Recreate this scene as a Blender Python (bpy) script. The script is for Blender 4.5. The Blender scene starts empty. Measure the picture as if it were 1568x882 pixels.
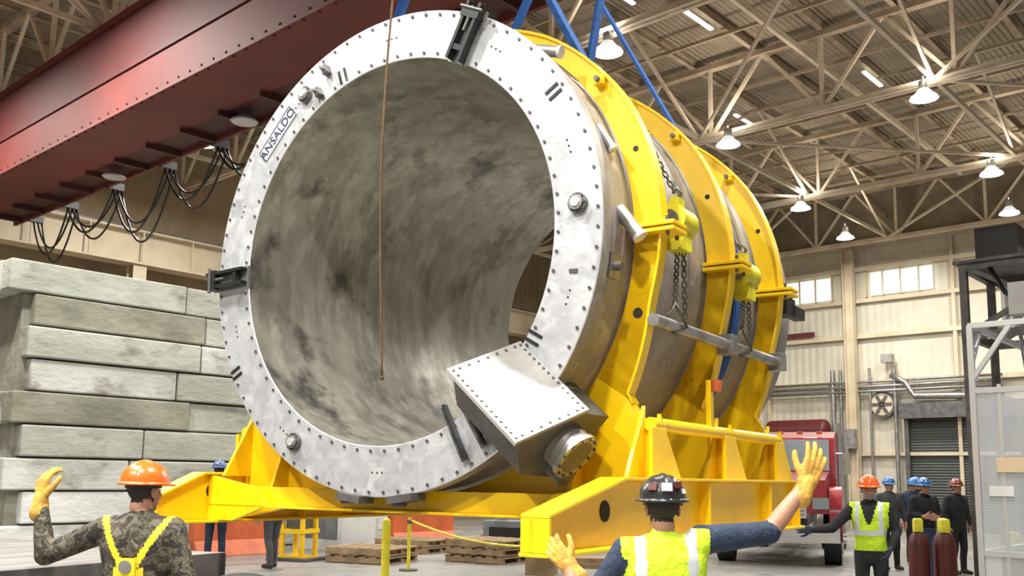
import bpy, math, random
import numpy as np
from mathutils import Matrix, Vector, Euler
random.seed(7)
D2R=math.pi/180
scene=bpy.context.scene
COL=scene.collection
try: scene.view_settings.view_transform='Standard'
except Exception: pass

# ---------------------------------------------------------------- materials
def mat(name,c,rough=.5,metal=0.,c2=None,scale=3.,lo=.4,hi=.6,bump=0.,bscale=None,stretch=(1,1,1),c3=None,s3=12.,emit=0,detail=6,alpha=1.0,coat=0,lo3=.55,hi3=.7,dist=0.,c4=None,s4=2.,lo4=.6,hi4=.65,bdist=.02):
    m=bpy.data.materials.new(name); m.use_nodes=True
    nt=m.node_tree; b=nt.nodes['Principled BSDF']
    b.inputs['Roughness'].default_value=rough; b.inputs['Metallic'].default_value=metal
    b.inputs['Base Color'].default_value=(*c,1)
    if coat: b.inputs['Coat Weight'].default_value=coat; b.inputs['Coat Roughness'].default_value=.15
    tc=nt.nodes.new('ShaderNodeTexCoord'); mp=nt.nodes.new('ShaderNodeMapping')
    mp.inputs['Scale'].default_value=stretch
    nt.links.new(tc.outputs['Object'],mp.inputs['Vector'])
    def noise(s,det=detail,raw=False):
        n=nt.nodes.new('ShaderNodeTexNoise'); n.inputs['Scale'].default_value=s; n.inputs['Detail'].default_value=det
        n.inputs['Roughness'].default_value=.6; n.inputs['Distortion'].default_value=dist
        nt.links.new(tc.outputs['Object'] if raw else mp.outputs[0],n.inputs['Vector']); return n
    def mixc(prev,col,fac):
        x=nt.nodes.new('ShaderNodeMix'); x.data_type='RGBA'
        if hasattr(prev,'links'): nt.links.new(prev,x.inputs[6])
        else: x.inputs[6].default_value=(*prev,1)
        x.inputs[7].default_value=(*col,1); nt.links.new(fac,x.inputs[0]); return x.outputs[2]
    def ramp(src,a,bb):
        r=nt.nodes.new('ShaderNodeMapRange'); r.inputs[1].default_value=a; r.inputs[2].default_value=bb
        nt.links.new(src,r.inputs[0]); return r.outputs[0]
    cur=c
    if c2: cur=mixc(cur,c2,ramp(noise(scale).outputs[0],lo,hi))
    if c3: cur=mixc(cur,c3,ramp(noise(s3).outputs[0],lo3,hi3))
    if c4: cur=mixc(cur,c4,ramp(noise(s4,raw=True).outputs[0],lo4,hi4))
    if cur is not c: nt.links.new(cur,b.inputs['Base Color'])
    if bump:
        bn=nt.nodes.new('ShaderNodeBump'); bn.inputs['Strength'].default_value=bump; bn.inputs['Distance'].default_value=bdist
        nt.links.new(noise(bscale or scale*4).outputs[0],bn.inputs['Height']); nt.links.new(bn.outputs[0],b.inputs['Normal'])
    if emit:
        b.inputs['Emission Color'].default_value=(*c,1); b.inputs['Emission Strength'].default_value=emit
    if alpha<1: b.inputs['Alpha'].default_value=alpha
    return m
def ribbed(name,c,c2,axis,freq,strength=.5,rough=.6):
    m=mat(name,c,rough,0,c2,.6,.35,.65)
    nt=m.node_tree; b=nt.nodes['Principled BSDF']
    tc=nt.nodes.new('ShaderNodeTexCoord'); w=nt.nodes.new('ShaderNodeTexWave'); w.bands_direction=axis
    w.inputs['Scale'].default_value=freq; nt.links.new(tc.outputs['Object'],w.inputs['Vector'])
    bn=nt.nodes.new('ShaderNodeBump'); bn.inputs['Strength'].default_value=strength; bn.inputs['Distance'].default_value=.05
    nt.links.new(w.outputs['Fac'],bn.inputs['Height']); nt.links.new(bn.outputs[0],b.inputs['Normal'])
    return m

M_ring=mat('steel_ring_face',(.56,.57,.59),.38,.50,(.42,.43,.45),3.2,.38,.68,.10,14,c3=(.70,.71,.73),s3=5,lo3=.48,hi3=.70,dist=1.2,c4=(.33,.335,.34),s4=3.5,lo4=.60,hi4=.76)
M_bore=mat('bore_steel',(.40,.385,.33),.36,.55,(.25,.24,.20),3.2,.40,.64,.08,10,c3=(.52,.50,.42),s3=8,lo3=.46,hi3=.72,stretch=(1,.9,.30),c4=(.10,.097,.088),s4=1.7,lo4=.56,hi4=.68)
M_shell=mat('shell_steel',(.36,.34,.31),.50,.40,(.24,.22,.20),2.2,.4,.65,.1,20,c3=(.46,.44,.42),s3=4,dist=.5)
M_steel=mat('bare_steel',(.42,.41,.40),.38,.75,(.28,.27,.26),6,.4,.6)
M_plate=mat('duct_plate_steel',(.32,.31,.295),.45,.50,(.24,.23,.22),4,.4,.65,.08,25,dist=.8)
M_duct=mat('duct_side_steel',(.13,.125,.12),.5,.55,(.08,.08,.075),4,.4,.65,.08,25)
M_dsteel=mat('dark_steel',(.10,.10,.105),.45,.5,(.16,.15,.14),6)
M_lightsteel=mat('bright_steel_edge',(.75,.75,.74),.35,.6)
M_black=mat('black_paint',(.012,.012,.013),.4)
M_bolt=mat('bolt_steel',(.12,.115,.11),.4,.6)
M_yel=mat('yellow_paint',(.92,.60,.003),.38,0,(.80,.49,.003),2.5,.45,.75,.03,30,c3=(.60,.34,.01),s3=6,lo3=.66,hi3=.75,coat=.25)
M_yel2=mat('yellow_hoist_paint',(.80,.74,.03),.4,0,(.6,.52,.03),6)
M_hole=mat('hole_dark',(.02,.016,.01),.8)
M_blue=mat('blue_webbing',(.008,.085,.33),.75,0,(.006,.06,.24),20,bump=.3,bscale=120)
M_rope=mat('rope_fibre',(.15,.08,.035),.9,0,(.08,.045,.02),60,bump=.4,bscale=150)
M_chain=mat('chain_steel',(.14,.12,.10),.5,.7)
M_red=mat('crane_maroon',(.085,.012,.010),.7,0,(.055,.009,.008),.7,.35,.7,.04,10)
M_red2=mat('crane_red',(.14,.022,.017),.7,0,(.095,.016,.013),.9,.35,.7)
M_reddark=mat('crane_dark_red',(.06,.010,.009),.65,0,(.045,.009,.008),.9,.35,.7)
M_cable=mat('cable_rubber',(.01,.01,.01),.5)
M_cream=mat('cream_steel',(.62,.53,.38),.6,0,(.50,.41,.28),1.2,.4,.7)
M_truss=mat('truss_paint',(.72,.62,.48),.6,0,(.50,.40,.28),1.5,.45,.75)
M_dtruss=mat('purlin_paint',(.44,.35,.25),.6,0,(.24,.18,.12),1.5,.45,.7)
M_roof=ribbed('roof_deck',(.38,.31,.22),(.24,.19,.13),'X',2.2,.9)
M_wall=ribbed('wall_siding',(.66,.62,.50),(.54,.50,.40),'X',1.1,.35)
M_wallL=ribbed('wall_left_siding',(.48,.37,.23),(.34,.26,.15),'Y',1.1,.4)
M_walltop=mat('wall_upper_shade',(.34,.28,.19),.7,0,(.22,.18,.12),.8)  # wall top coloured darker to imitate shadow among the trusses
M_floor=mat('floor_concrete',(.27,.26,.24),.40,0,(.18,.175,.165),.5,.4,.65,.06,8,c3=(.10,.098,.09),s3=1.3,lo3=.56,hi3=.70)
M_win=mat('window_daylight',(.86,.90,.86),.4,emit=.9)
M_sky=mat('skylight_panel',(1,.96,.86),.4,emit=3.)
M_lamp=mat('lamp_lens',(1,.98,.92),.3,emit=60.)
M_lampb=mat('lamp_housing_glow',(.85,.86,.86),.35,.1,emit=.8)  # housing given its own glow to imitate lamp glare
M_lampo=mat('lamp_ballast',(.5,.5,.5),.35,.5)
M_door=ribbed('rollup_door_slats',(.075,.085,.075),(.055,.062,.055),'Z',3.2,.8)
M_conc=[mat('block_concrete_%d'%i,c,.88,0,c2,1.3,.40,.62,.5,10,stretch=(1,.45,1),c3=(.15,.14,.11),s3=2.4,lo3=.57,hi3=.76,c4=(.17,.155,.11),s4=.8,lo4=.6,hi4=.75,bdist=.04) for i,(c,c2) in enumerate([((.44,.46,.40),(.32,.335,.285)),((.54,.55,.51),(.41,.42,.38)),((.30,.295,.235),(.18,.185,.14)),((.66,.67,.65),(.53,.54,.52))])]
M_white=mat('white_paint',(.72,.73,.72),.5,0,(.6,.6,.6),2)
M_wood=mat('pallet_wood',(.36,.25,.14),.8,0,(.22,.15,.08),3,stretch=(1,6,1),bump=.2)
M_deck=mat('deck_wood',(.22,.205,.19),.8,0,(.13,.12,.11),2,stretch=(6,.6,1),bump=.4)
M_orange=mat('orange_barrier_plastic',(.58,.12,.03),.5,0,(.42,.085,.025),2)
M_rubber=mat('tyre_rubber',(.018,.018,.018),.8,bump=.2,bscale=60)
M_chrome=mat('chrome',(.7,.7,.7),.15,.95)
M_alu=mat('aluminium_extrusion',(.62,.64,.66),.35,.6)
M_plastic=mat('plastic_sheet',(.70,.73,.75),.25,0,(.58,.61,.64),1.5,.4,.7,alpha=.30,bump=.3,bscale=5)
M_card=mat('cardboard',(.62,.48,.33),.8)
M_truckred=mat('truck_red_paint',(.34,.012,.025),.3,0,coat=.8)
M_glass=mat('windshield_glass',(.30,.36,.38),.08,.3,coat=.5)
M_gasred=mat('gas_cylinder_maroon',(.11,.013,.011),.5,0,(.08,.011,.009),4)
M_greybox=mat('grey_machine_paint',(.20,.22,.23),.5,0,(.13,.14,.15),3)
# people
M_skin=mat('skin',(.54,.28,.19),.55,0,(.46,.23,.15),8)
M_skin2=mat('skin_tan',(.42,.22,.14),.55,0,(.36,.18,.11),8)
M_lip=mat('lips',(.42,.16,.13),.5)
M_eye=mat('eye_white',(.8,.8,.78),.3); M_pup=mat('pupil',(.02,.015,.01),.2)
M_hair=mat('hair_dark',(.035,.025,.02),.8,bump=.5,bscale=90); M_beard=mat('beard_grey',(.28,.25,.22),.9,bump=.5,bscale=90)
M_glove=mat('leather_glove',(.68,.40,.06),.75,0,(.42,.22,.04),14,.4,.65,.5,45)
M_gloveB=mat('dark_glove',(.03,.04,.07),.8)
M_navy=mat('navy_cloth',(.022,.038,.075),.85,0,(.014,.024,.05),9,bump=.8,bscale=7,bdist=.05)
M_blk=mat('black_cloth',(.012,.012,.014),.9,0,(.02,.02,.022),9,bump=.5,bscale=9)
M_grey=mat('grey_cloth',(.06,.06,.065),.9,bump=.5,bscale=9)
M_boot=mat('work_boot',(.03,.022,.015),.6)
M_vest=mat('hi_vis_vest',(.60,.84,.02),.7,0,(.46,.68,.015),7,bump=.8,bscale=7,bdist=.05)
M_refl=mat('reflective_tape',(.66,.70,.74),.3,.3)
M_harn=mat('harness_webbing',(.85,.66,.02),.7)
M_denim=mat('jean_cloth',(.05,.07,.12),.85,bump=.4,bscale=12)
def camo():
    m=mat('camouflage_cloth',(.1,.09,.06),.9,bump=.8,bscale=7,bdist=.05); nt=m.node_tree; b=nt.nodes['Principled BSDF']
    tc=nt.nodes.new('ShaderNodeTexCoord'); n=nt.nodes.new('ShaderNodeTexNoise'); n.inputs['Scale'].default_value=15; n.inputs['Detail'].default_value=3; n.inputs['Distortion'].default_value=.8
    r=nt.nodes.new('ShaderNodeValToRGB'); r.color_ramp.interpolation='CONSTANT'; e=r.color_ramp.elements
    e[0].position=0; e[0].color=(.022,.019,.014,1); e[1].position=.43; e[1].color=(.095,.085,.058,1)
    x=e.new(.52); x.color=(.05,.04,.026,1); x=e.new(.60); x.color=(.14,.125,.095,1)
    nt.links.new(tc.outputs['Object'],n.inputs['Vector']); nt.links.new(n.outputs[0],r.inputs[0]); nt.links.new(r.outputs[0],b.inputs['Base Color']); return m
M_camo=camo()
def hatmat(n,c): return mat('hard_hat_'+n,c,.28,coat=.5)
H_or=hatmat('orange',(.85,.13,.012)); H_bk=hatmat('black',(.018,.018,.02)); H_bl=hatmat('blue',(.03,.16,.42)); H_br=hatmat('brown',(.22,.05,.03)); H_nv=hatmat('navy_white',(.10,.14,.30))

# ---------------------------------------------------------------- mesh builder
class B:
    def __init__(s): s.v=[];s.f=[];s.m=[];s.sm=[];s.mats=[]
    def mi(s,m):
        if m not in s.mats: s.mats.append(m)
        return s.mats.index(m)
    def add(s,vs,fs,m,smooth=False,X=None):
        o=len(s.v)
        if X is not None: vs=[tuple(X@Vector(v)) for v in vs]
        s.v+= [tuple(v) for v in vs]; k=s.mi(m)
        for f in fs: s.f.append([i+o for i in f]); s.m.append(k); s.sm.append(smooth)
    def box(s,c,sz,m,rz=0,X=None):
        x,y,z=[q/2 for q in sz]
        R=Matrix.Translation(c)@Matrix.Rotation(rz*D2R,4,'Z')
        if X is not None: R=X@R
        vs=[(a*x,b*y,d*z) for a in(-1,1) for b in(-1,1) for d in(-1,1)]
        s.add(vs,[(0,1,3,2),(4,6,7,5),(0,4,5,1),(2,3,7,6),(0,2,6,4),(1,5,7,3)],m,False,R)
    def bx(s,a,b,m):
        s.box([(a[i]+b[i])/2 for i in range(3)],[abs(b[i]-a[i]) for i in range(3)],m)
    def fr(s,p,q):
        d=(Vector(q)-Vector(p)).normalized(); up=Vector((0,0,1)) if abs(d.z)<.95 else Vector((1,0,0))
        a=d.cross(up).normalized(); b=a.cross(d).normalized(); return d,a,b
    def cyl(s,p,q,r,m,r2=None,n=16,caps=True,smooth=True,capm=None):
        r2=r if r2 is None else r2; d,a,b=s.fr(p,q); p=Vector(p);q=Vector(q)
        A=[p+(a*math.cos(t)+b*math.sin(t))*r for t in [2*math.pi*i/n for i in range(n)]]
        C=[q+(a*math.cos(t)+b*math.sin(t))*r2 for t in [2*math.pi*i/n for i in range(n)]]
        s.add(A+C,[(i,(i+1)%n,n+(i+1)%n,n+i) for i in range(n)],m,smooth)
        if caps:
            s.add(A,[tuple(reversed(range(n)))],capm or m); s.add(C,[tuple(range(n))],capm or m)
    def tube(s,pts,r,m,n=8):
        pts=[Vector(p) for p in pts]; rings=[]
        for i,p in enumerate(pts):
            d=(pts[min(i+1,len(pts)-1)]-pts[max(i-1,0)]).normalized()
            up=Vector((0,0,1)) if abs(d.z)<.9 else Vector((0,1,0))
            a=d.cross(up).normalized(); b=a.cross(d).normalized()
            rings+=[p+(a*math.cos(2*math.pi*k/n)+b*math.sin(2*math.pi*k/n))*r for k in range(n)]
        fs=[(i*n+k,i*n+(k+1)%n,(i+1)*n+(k+1)%n,(i+1)*n+k) for i in range(len(pts)-1) for k in range(n)]
        fs+=[tuple(range(n)),tuple((len(pts)-1)*n+k for k in range(n))]
        s.add(rings,fs,m,True)
    def beam(s,p,q,w,h,m):
        d,a,b=s.fr(p,q); p=Vector(p);q=Vector(q); vs=[]
        for o in (p,q):
            for x,y in((-1,-1),(1,-1),(1,1),(-1,1)): vs.append(o+a*x*w/2+b*y*h/2)
        s.add(vs,[(0,1,2,3),(7,6,5,4),(0,4,5,1),(1,5,6,2),(2,6,7,3),(3,7,4,0)],m)
    def ibeam(s,p,q,w,h,m,t=.03):
        d,a,b=s.fr(p,q); p=Vector(p);q=Vector(q)
        s.beam(p+b*(h/2-t/2),q+b*(h/2-t/2),w,t,m); s.beam(p-b*(h/2-t/2),q-b*(h/2-t/2),w,t,m); s.beam(p,q,t,h-2*t,m)
    def ext(s,poly,off,m,smooth=False):
        n=len(poly); off=Vector(off); A=[Vector(p) for p in poly]
        s.add(A+[a+off for a in A],[tuple(range(n)),tuple(reversed(range(n,2*n)))]+[(i,n+i,n+(i+1)%n,(i+1)%n) for i in range(n)],m,smooth)
    def lathe(s,prof,m,n=128,axis='Y',c=(0,0,0),smooth=True):
        vs=[]
        for r,h in prof:
            for i in range(n):
                t=2*math.pi*i/n
                vs.append((c[0]+r*math.cos(t),c[1]+h,c[2]+r*math.sin(t)) if axis=='Y' else (c[0]+r*math.cos(t),c[1]+r*math.sin(t),c[2]+h))
        s.add(vs,[(j*n+i,j*n+(i+1)%n,(j+1)*n+(i+1)%n,(j+1)*n+i) for j in range(len(prof)-1) for i in range(n)],m,smooth)
    def sph(s,c,r,m,n=12,X=None):
        if not hasattr(r,'__len__'): r=(r,r,r)
        vs=[(0,0,1)]
        for j in range(1,n//2+2):
            ph=math.pi*j/(n//2+2)
            for i in range(n): vs.append((math.sin(ph)*math.cos(2*math.pi*i/n),math.sin(ph)*math.sin(2*math.pi*i/n),math.cos(ph)))
        vs.append((0,0,-1)); k=n//2+1
        fs=[(0,1+i,1+(i+1)%n) for i in range(n)]
        for j in range(k-1): fs+=[(1+j*n+i,1+(j+1)*n+i,1+(j+1)*n+(i+1)%n,1+j*n+(i+1)%n) for i in range(n)]
        L=len(vs)-1; fs+=[(L,1+(k-1)*n+(i+1)%n,1+(k-1)*n+i) for i in range(n)]
        vs=[(c[0]+v[0]*r[0],c[1]+v[1]*r[1],c[2]+v[2]*r[2]) for v in vs]
        s.add(vs,fs,m,True,X)
    def build(s,name,loc=(0,0,0),rz=0,parent=None,bevel=0,X=None):
        me=bpy.data.meshes.new(name); me.from_pydata(s.v,[],s.f)
        for m in s.mats: me.materials.append(m)
        me.polygons.foreach_set('material_index',s.m); me.polygons.foreach_set('use_smooth',s.sm); me.update()
        import bmesh
        bm=bmesh.new(); bm.from_mesh(me); bmesh.ops.recalc_face_normals(bm,faces=bm.faces); bm.to_mesh(me); bm.free()
        o=bpy.data.objects.new(name,me); COL.objects.link(o); o.location=loc; o.rotation_euler=(0,0,rz*D2R)
        if parent: o.parent=parent
        if bevel:
            bv=o.modifiers.new('bevel','BEVEL'); bv.width=bevel; bv.segments=2; bv.limit_method='ANGLE'
        return o
def empty(name,loc=(0,0,0),rz=0):
    o=bpy.data.objects.new(name,None); COL.objects.link(o); o.location=loc; o.rotation_euler=(0,0,rz*D2R); o.empty_display_size=.2; return o

# ---------------------------------------------------------------- camera
cd=bpy.data.cameras.new('camera'); cam=bpy.data.objects.new('camera',cd); COL.objects.link(cam); scene.camera=cam
cd.sensor_width=36; cd.lens=33.47; cd.shift_y=.0536; cd.clip_end=300
cam.matrix_world=Matrix.Translation((0,0,1.6))@Matrix.Rotation(42*D2R,4,'Z')@Matrix.Rotation((90+8.1)*D2R,4,'X')@Matrix.Rotation(.826*D2R,4,'Z')

# ---------------------------------------------------------------- magnet (local: ring plane XZ, axis +Y)
ML=(-5.174,4.360,3.225); MR=8.9
mag=empty('solenoid_magnet',ML,MR)
Ri,Ro,L=1.416,1.77,3.80
b=B()
b.lathe([(Ri+.005,0),(Ro-.006,0)],M_ring,smooth=False); b.lathe([(Ro-.006,0),(Ro,.006)],M_lightsteel)
b.lathe([(Ro,.006),(Ro,.11)],M_shell); b.lathe([(Ro,.11),(1.735,.112)],M_shell,smooth=False)
b.lathe([(1.735,.112),(1.735,L-.12)],M_shell); b.lathe([(1.735,L-.12),(Ro,L-.118)],M_shell,smooth=False)
b.lathe([(Ro,L-.118),(Ro,L)],M_shell); b.lathe([(Ro,L),(Ri,L)],M_ring,smooth=False)
b.lathe([(Ri,L),(Ri,.005)],M_bore); b.lathe([(Ri,.005),(Ri+.005,0)],M_lightsteel)
for y in (.95,1.45,2.25,2.7): b.lathe([(1.736,y-.012),(1.742,y),(1.736,y+.012)],M_steel)
b.build('vessel',parent=mag)
def pol(r,a,y=0.): return Vector((r*math.cos(a*D2R),y,r*math.sin(a*D2R)))
b=B()
for r,n in ((1.735,84),(1.450,72)):
    for i in range(n):
        a=360*(i+.5)/n; b.cyl(pol(r,a,.002),pol(r,a,-.010),.0115,M_bolt,n=6,smooth=False)
for i in range(10):
    for da in (-1.6,0,1.6): b.cyl(pol(1.60,i*36+18+da,.001),pol(1.60,i*36+18+da,-.003),.007,M_hole,n=8)
for a in (122.6,3.6,239.5):
    p=pol(1.60,a)
    for r,y0,y1,m in ((.066,0,-.03,M_dsteel),(.048,-.03,-.05,M_steel),(.03,-.05,-.06,M_lightsteel)): b.cyl(p+Vector((0,y0,0)),p+Vector((0,y1,0)),r,m,n=24)
    for k in range(8): q=p+pol(.056,k*45,-.03); b.cyl(q,q+Vector((0,-.01,0)),.006,M_bolt,n=6)
for r,a in ((1.66,32.2),(1.71,209),(1.47,-30),(1.50,108.6)):
    X=Matrix.Rotation(-(a)*D2R,4,'Y')
    for dt in (-.028,.028): b.box((r,-.004,dt),(.11,.008,.02),M_black,X=X)
for a in (63.5,182.3):
    X=Matrix.Rotation(-a*D2R,4,'Y')
    b.box((1.60,-.012,0),(.40,.024,.17),M_steel,X=X)
    for dt in (-.055,.055): b.box((1.62,-.055,dt),(.42,.07,.025),M_black,X=X); b.box((1.80,.03,dt),(.07,.16,.03),M_black,X=X)
    b.box((1.50,-.06,0),(.04,.05,.14),M_black,X=X); b.box((1.74,-.07,0),(.05,.05,.16),M_black,X=X)
    b.cyl(X@Vector((1.62,-.08,0)),X@Vector((1.80,-.08,0)),.014,M_bolt); b.cyl(X@Vector((1.78,-.09,-.1)),X@Vector((1.78,-.09,.1)),.014,M_bolt)
for a,r in ((113,1.62),(118,1.50)):
    X=Matrix.Rotation(-a*D2R,4,'Y'); b.box((r,-.03,0),(.07,.06,.05),M_dsteel,X=X); b.cyl(X@Vector((r,-.03,0)),X@Vector((r,-.1,0)),.014,M_steel)
X=Matrix.Rotation(4*D2R,4,'Y')
b.box((1.58,-.004,-.22),(.06,.008,.025),M_bolt,X=X)
for a in (-63,-57):
    X=Matrix.Rotation(-a*D2R,4,'Y'); b.box((1.50,-.03,0),(.40,.012,.05),M_dsteel,X=X); b.box((1.50,-.05,.022),(.40,.05,.012),M_black,X=X)
    for rr in (1.36,1.5,1.64): b.cyl(X@Vector((rr,-.03,0)),X@Vector((rr,-.06,0)),.013,M_bolt,n=6)
for a in (-82,-97):
    X=Matrix.Rotation(-a*D2R,4,'Y'); b.box((1.79,.02,0),(.05,.16,.22),M_dsteel,X=X); b.cyl(X@Vector((1.82,-.04,-.06)),X@Vector((1.82,.08,-.06)),.02,M_bolt,n=8)
for a,y,r1,ln in ((4,.30,.045,.22),(50,.20,.04,.16),(24,.28,.03,.06)):
    p=pol(1.73,a,y); q=pol(1.73+ln*.6,a-6,y+.02); b.cyl(p,q,r1,M_steel,n=20); b.cyl(q,q+(q-p)*.1,r1*1.15,M_lightsteel,n=20)
X=Matrix.Rotation(9*D2R,4,'Y'); b.box((1.75,.22,0),(.03,.14,.16),M_steel,X=X); b.cyl(X@Vector((1.76,.22,0)),X@Vector((1.81,.22,0)),.03,M_dsteel)
X=Matrix.Rotation(2*D2R,4,'Y'); b.box((1.84,3.3,0),(.2,.25,.16),M_black,X=X); b.box((1.9,3.55,-.02),(.1,.3,.1),M_black,X=X)
b.build('fittings',parent=mag)
# transfer duct
er=Vector((math.cos(-42*D2R),0,math.sin(-42*D2R))); et=Vector((math.sin(42*D2R),0,math.cos(42*D2R))); ey=Vector((0,1,0))
def dp(r,t,y): return er*r+et*t+ey*y
b=B()
A=(-.063,-.508);Bq=(.20,-.058);sec=[A,Bq,(.20,.28),(-.32,.28),(-.30,-.24)]
RL=2.04
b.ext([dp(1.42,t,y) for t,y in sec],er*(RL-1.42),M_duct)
b.ext([dp(1.415,t,y) for t,y in ((-.06,-.44),(.15,-.06),(.15,.22),(-.27,.22),(-.25,-.2))],er*.002,M_hole)
d2=(et*(Bq[0]-A[0])+ey*(Bq[1]-A[1])).normalized(); nn=er.cross(d2).normalized()
if nn.y>0: nn=-nn
c0=[dp(1.40,*A)-d2*.03,dp(1.40,*Bq)+d2*.03,dp(RL+.03,*Bq)+d2*.03,dp(RL+.03,*A)-d2*.03]
b.ext([p+nn*.002 for p in c0],nn*.028,M_plate)
w=(c0[1]-c0[0]).length; h=(c0[3]-c0[0]).length
b.ext([c0[0]+nn*.001-d2*.006,c0[0]+nn*.001,c0[3]+nn*.001,c0[3]+nn*.001-d2*.006],nn*.03,M_lightsteel)
def bolt(p): b.cyl(p+nn*.028,p+nn*.037,.010,M_bolt,n=6,smooth=False)
for i in range(14):
    for off in (.025,w-.025): bolt(c0[0]+d2*off+er*(.03+(h-.06)*i/13))
for i in range(1,8):
    for off in (.03,h-.03): bolt(c0[0]+er*off+d2*(w*i/8))
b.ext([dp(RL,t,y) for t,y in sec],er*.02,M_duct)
pc=dp(RL-.03,-.04,-.02); b.cyl(pc,pc+er*.15,.15,M_plate,n=32); b.cyl(pc+er*.15,pc+er*.18,.165,M_steel,n=32); b.cyl(pc+er*.18,pc+er*.182,.12,M_dsteel,n=32)
for k in range(12):
    t=k*30*D2R; q=pc+er*.18+(et*math.cos(t)+ey*math.sin(t))*.145; b.cyl(q,q+er*.012,.01,M_bolt,n=6)
pc=dp(RL,-.21,.08); b.cyl(pc,pc+er*.14,.08,M_dsteel,n=24)
b.build('transfer_duct',parent=mag)
# logo plate
b=B(); X=Matrix.Rotation(-137*D2R,4,'Y')
b.box((1.59,-.002,0),(.125,.004,.47),M_white,X=X)
for dx in (-.058,.058): b.box((1.59+dx,-.005,0),(.007,.004,.46),M_navy,X=X)
for dz in (-.23,.23): b.box((1.59,-.005,dz),(.12,.004,.007),M_navy,X=X)
b.build('logo_plate',parent=mag)
tcv=bpy.data.curves.new('logo_text','FONT'); tcv.body='ANSALDO'; tcv.size=.105; tcv.align_x='CENTER'; tcv.align_y='CENTER'; tcv.extrude=.001; tcv.offset=.0012
to=bpy.data.objects.new('logo_text',tcv); COL.objects.link(to); tcv.materials.append(M_navy); to.parent=mag
to.matrix_local=Matrix.Translation(pol(1.59,137,-.008))@Matrix.Rotation(-47*D2R,4,'Y')@Matrix.Rotation(90*D2R,4,'X')

# ---------------------------------------------------------------- yellow cradle
def ro_up(a):
    a=min(a,180-a); return float(np.interp(a,[0,12,30,55,72,79],[1.955,1.955,1.94,1.88,1.81,1.765]))
def ro_dn(a):
    a=a if a<=90 else 180-a
    if a<32: return float(np.interp(a,[0,14,32],[1.955,1.93,2.02]))
    zb=float(np.interp(a,[46.2,56,90],[1.99,1.86,1.85]))
    bx_=min(1.91/max(math.cos(a*D2R),1e-4),zb/max(math.sin(a*D2R),1e-4))
    return 2.02+(bx_-2.02)*min(1,(a-32)/4.)
b=B()
def band(angs,rof,y,th,rim,ri=1.755):
    A=[];n=len(angs)
    for a,s in angs:
        r=rof(a); ang=a*s
        for rr,yy in ((ri,y),(r,y),(r,y+th),(ri,y+th)): A.append(pol(rr,ang,yy))
    fs=[]
    for i in range(n-1):
        for k in range(4): fs.append((i*4+k,i*4+(k+1)%4,(i+1)*4+(k+1)%4,(i+1)*4+k))
    fs+=[(0,1,2,3),tuple((n-1)*4+k for k in range(4))]
    b.add(A,fs,M_yel)
    if rim:
        A=[]
        for a,s in angs:
            r=rof(a); ang=a*s
            for rr,yy in ((r-.015,y-.02),(r+.006,y-.02),(r+.006,y+rim),(r-.015,y+rim)): A.append(pol(rr,ang,yy))
        b.add(A,fs,M_yel)
frames=(.47,1.75,2.95)
for y in frames:
    band([(a,1) for a in np.linspace(0,79,28)],ro_up,y,.05,.09)
    band([(a,1) for a in np.linspace(101,180,28)],ro_up,y,.05,.09)
    aa=sorted(set(list(np.linspace(0,180,61))+[32,36,46.17,133.83,144,148,56,124]))
    band([(a,-1) for a in aa],ro_dn,y,.05,.0)
    band([(a,-1) for a in aa if a<=33],ro_dn,y,.05,.08)
    band([(a,-1) for a in aa if a>=147],ro_dn,y,.05,.08)
    for s in (-1,1):
        b.box((s*1.91,y+.03,.02),(.32,.22,.026),M_yel); b.box((s*1.91,y+.03,-.02),(.32,.22,.026),M_yel)
        b.ext([(s*1.76,y-.001,.033),(s*1.76,y-.001,.15),(s*1.80,y-.001,.15),(s*2.04,y-.001,.033)],(0,.03,0),M_yel)
        for k in (-.07,.08): b.cyl((s*(2.01),y+.03+k,-.06),(s*2.01,y+.03+k,.07),.014,M_bolt,n=6)
        p=pol(1.86,-17 if s>0 else 197,y); b.cyl(p+Vector((0,-.003,0)),p+Vector((0,.0,0)),.035,M_hole,n=24)
        p=pol(1.86,18 if s>0 else 162,y); b.cyl(p+Vector((0,-.003,0)),p,.020,M_hole,n=20)
        lg=pol(1.87,36 if s>0 else 144,y-.03); b.box(lg,(.07,.07,.07),M_yel); b.cyl(lg+Vector((0,-.04,0)),lg+Vector((0,-.06,0)),.02,M_bolt,n=6)
        b.box((s*1.90,y+.03,-1.62),(.03,.22,.66),M_yel)
        b.ext([(s*1.80,y,-1.15),(s*1.80,y,-1.64),(s*1.80,y-.28,-1.64)],(s*.03,0,0),M_yel)
        b.ext([(s*1.88,y+.06,-1.2),(s*1.88,y+.06,-1.64),(s*1.88,y+.40,-1.64)],(s*.03,0,0),M_yel)
        b.ext([(s*1.35,y,-1.20),(s*1.35,y,-1.86),(s*1.35,y-.22,-1.86)],(s*.03,0,0),M_yel)
    b.bx((-1.35,y-.12,-1.87),(1.35,y+.18,-1.845),M_yel)
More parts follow.
